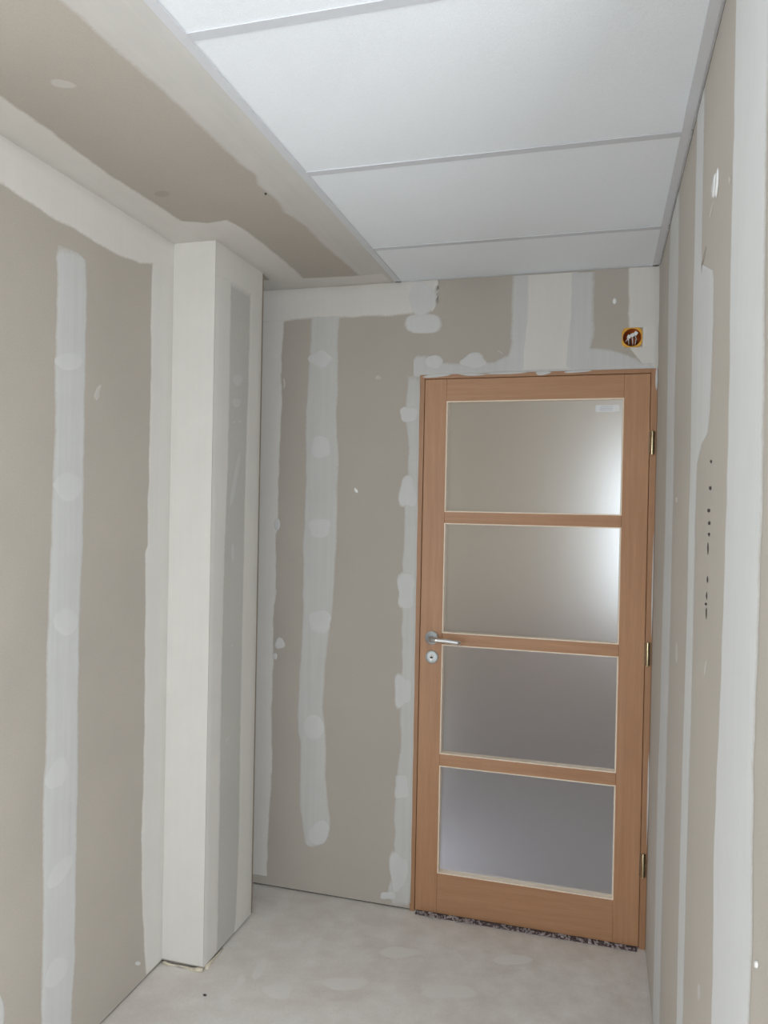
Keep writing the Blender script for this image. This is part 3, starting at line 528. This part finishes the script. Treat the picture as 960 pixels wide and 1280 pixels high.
for q in [(-.80, 2.058, .05, .003, 0, .006), (-.66, 2.059, .06, -.002, 0, .005), (-.52, 2.060, .08, .001, 0, .004), (-.40, 2.056, .03, .001, 0, .007), (-.27, 2.059, .05, .002, 0, .004)]:
    u, v, a1, a2, b1, b2 = q; bm_o = dab('filler_smear', 'B', q, .0008, 'blobb', tr, rough=.35)
    bm_o.location.y = -0.003
for q in [(-.0045, 2.03, .0035, 0, 0, .05), (-.003, 1.30, .0025, 0, 0, .16), (-.0025, .55, .002, 0, 0, .2)]:
    o = dab('filler_smear', 'B', q, .0008, 'blobb', tr, rough=.3); o.location.y = -0.003

d = empty('door_1'); tag(d, 'wooden door with four frosted glass panes and steel lever handle', 'door', 'structure')
F0, F1 = 0.0, 0.040
OX0, OX1 = -0.7570, -0.1125
Z = [(0.158, 0.571), (0.615, 1.034), (1.077, 1.497), (1.539, 1.9605)]
bv = .0012
bx('stile', (LX0, F0, LZ0), (OX0, F1, LZ1), M['wood_v'], d, bv); bx('stile', (OX1, F0, LZ0), (LX1, F1, LZ1), M['wood_v'], d, bv)
zb = [LZ0] + [v for q in Z for v in q] + [LZ1]
for k in range(0, 10, 2): bx('rail', (OX0 + .0002, F0 + .0004, zb[k]), (OX1 - .0002, F1, zb[k+1]), M['wood_h'], d, bv)
G0 = 0.029
for k, (a, b) in enumerate(Z):
    p = bx('glass_pane', (OX0 + .003, G0, a + .003), (OX1 - .003, G0 + .005, b - .003), M['glass'], d)
    for (u0, v0, u1, v1) in ((OX0, a, OX0 + .0042, b), (OX1 - .0042, a, OX1, b), (OX0 + .0042, a, OX1 - .0042, a + .0042), (OX0 + .0042, b - .0042, OX1 - .0042, b)):
        bx('glazing_bead', (u0, F0 + .0015, v0), (u1, G0 + .0085, v1), M['rebate'], d)
    if k == 3:
        s = bx('sticker', (-.2095, G0 - .0006, 1.9145), (-.1290, G0 - .0001, 1.9385), M['label'], p); s['label'] = 'small white maker label on the upper right corner of the pane'
        bm = bmesh.new()
        for zz in (1.932, 1.9265, 1.921): box(bm, (-.195, G0 - .0009, zz - .0012), (-.150, G0 - .0006, zz + .0012))
        obj('faded_print', bm, M['print'], s)
# lever handle and lock rose
hx, hz = -0.795, 1.0574
bm = bmesh.new(); lathe(bm, (hx, 0, hz), (0, -1, 0), [(.0255, -.001), (.0255, .007), (.0245, .009), (.012, .0095), (.011, .012)]); rose = obj('handle_rose', bm, M['satin'], d, True)
bm = bmesh.new()
pts = [(hx, -.008, hz), (hx, -.030, hz), (hx + .003, -.042, hz), (hx + .012, -.049, hz), (hx + .030, -.050, hz), (hx + .070, -.049, hz - .002), (hx + .105, -.047, hz - .005), (hx + .118, -.046, hz - .006)]
tube(bm, pts, [.010, .0095, .0095, .0092, .009, .0085, .0082, .0075], 16); obj('lever', bm, M['chrome'], rose, True)
ex, ez = -0.7935, 0.984
bm = bmesh.new(); lathe(bm, (ex, 0, ez), (0, -1, 0), [(.0245, -.001), (.0245, .006), (.0235, .008), (.011, .0082)]); esc = obj('lock_rose', bm, M['satin'], d, True)
bm = bmesh.new(); lathe(bm, (ex, -.006, ez + .003), (0, -1, 0), [(.0085, 0), (.0085, .0055), (.007, .0065)], 20); box(bm, (ex - .005, -.0125, ez - .014), (ex + .005, -.006, ez + .003)); obj('lock_cylinder', bm, M['chrome'], esc)
bx('key_slot', (ex - .0012, -.0129, ez - .001), (ex + .0012, -.0122, ez + .008), M['dark'], esc)
for zc in (1.799, 1.051, 0.301):
    h = empty('hinge', d)
    bx('hinge_leaf', (LX1 - .002, -.0012, zc - .040), (LX1 + .004, .0005, zc + .040), M['hinge'], h)
    bm = bmesh.new(); px = LX1 + .010
    for a, b in ((-.040, -.0145), (-.0135, .0135), (.0145, .040)): lathe(bm, (px, -.008, zc + a), (0, 0, 1), [(.0062, 0), (.0068, .001), (.0068, b - a - .001), (.0062, b - a)], 14)
    obj('knuckle', bm, M['hinge'], h, True)
    bm = bmesh.new(); lathe(bm, (px - .001, -.0125, zc - .044), (0, 0, 1), [(.0025, 0), (.0036, .003), (.0036, .085), (.0025, .088)], 12); obj('pin', bm, M['pin'], h, True)
    bx('hinge_leaf', (LX1 + .012, -.0042, zc - .040), (LX1 + .018, -.0028, zc + .040), M['hinge'], h)

# ---------------------------------------------------------------- electrical box in the wall above the door
jb = empty('junction_box'); jb.location = (JB[0], 0, JB[1])
tag(jb, 'open orange electrical box with loose wires in the wall above the door', 'electrical box')
def place(o): o.location = (0, 0, 0); return o
bm = bmesh.new(); n = 32; ring_i, ring_o = [], []
for yy in (-.0030, 0.0):
    ri = []; ro = []
    for k in range(n):
        a = 2*math.pi*k/n; c, s = math.cos(a), math.sin(a)
        sq = .0345/max(abs(c), abs(s)); ro.append(bm.verts.new((c*min(sq, .041), yy, s*min(sq, .041)))); ri.append(bm.verts.new((c*.0315, yy, s*.0315)))
    ring_i.append(ri); ring_o.append(ro)
for k in range(n):
    q = (k + 1) % n
    bm.faces.new([ring_o[0][k], ring_o[0][q], ring_i[0][q], ring_i[0][k]]); bm.faces.new([ring_o[1][k], ring_o[1][q], ring_i[1][q], ring_i[1][k]])
    bm.faces.new([ring_o[0][k], ring_o[0][q], ring_o[1][q], ring_o[1][k]]); bm.faces.new([ring_i[0][k], ring_i[0][q], ring_i[1][q], ring_i[1][k]])
obj('box_rim', bm, M['orange'], jb)
bm = bmesh.new(); lo, li = [], []
for r, y in ((.0310, -.0025), (.0308, .0), (.0300, .036), (.0001, .042)): lo.append([bm.verts.new((r*math.cos(2*math.pi*k/n), y, r*math.sin(2*math.pi*k/n))) for k in range(n)])
for a, b in zip(lo, lo[1:]):
    for k in range(n): bm.faces.new([a[k], a[(k+1)%n], b[(k+1)%n], b[k]])
obj('box_cup', bm, M['red'], jb, True)
rw_ = random.Random(11)
for k, (sx, sz, ex_, ez_, mt) in enumerate([(-.010, -.026, -.012, .010, 'wire_w'), (.004, -.027, .000, .008, 'wire_w'), (.012, -.024, .010, .012, 'wire_w'), (-.020, -.014, -.004, .014, 'wire_w'), (-.004, -.027, -.008, .016, 'wire_d'), (.018, -.016, .006, .006, 'wire_d')]):
    bm = bmesh.new(); tube(bm, [(sx, .036, sz), (sx*1.0, .014, sz*.7), (lerp(sx, ex_, .5) + rw_.uniform(-.004, .004), .003, lerp(sz, ez_, .5)), (ex_, .004, ez_)], .0021, 8); obj('wire', bm, M[mt], jb, True)
for (x, z, r) in ((-.010, .004, .35), (.002, .009, -.5), (.013, .015, .6)):
    bm = bmesh.new(); box(bm, (-.006, -.005, -.006), (.006, .007, .006), .0012)
    bmesh.ops.transform(bm, matrix=Matrix.Translation((x, .002, z)) @ Matrix.Rotation(r, 4, 'Y'), verts=bm.verts); obj('wire_connector', bm, M['chip'], jb)
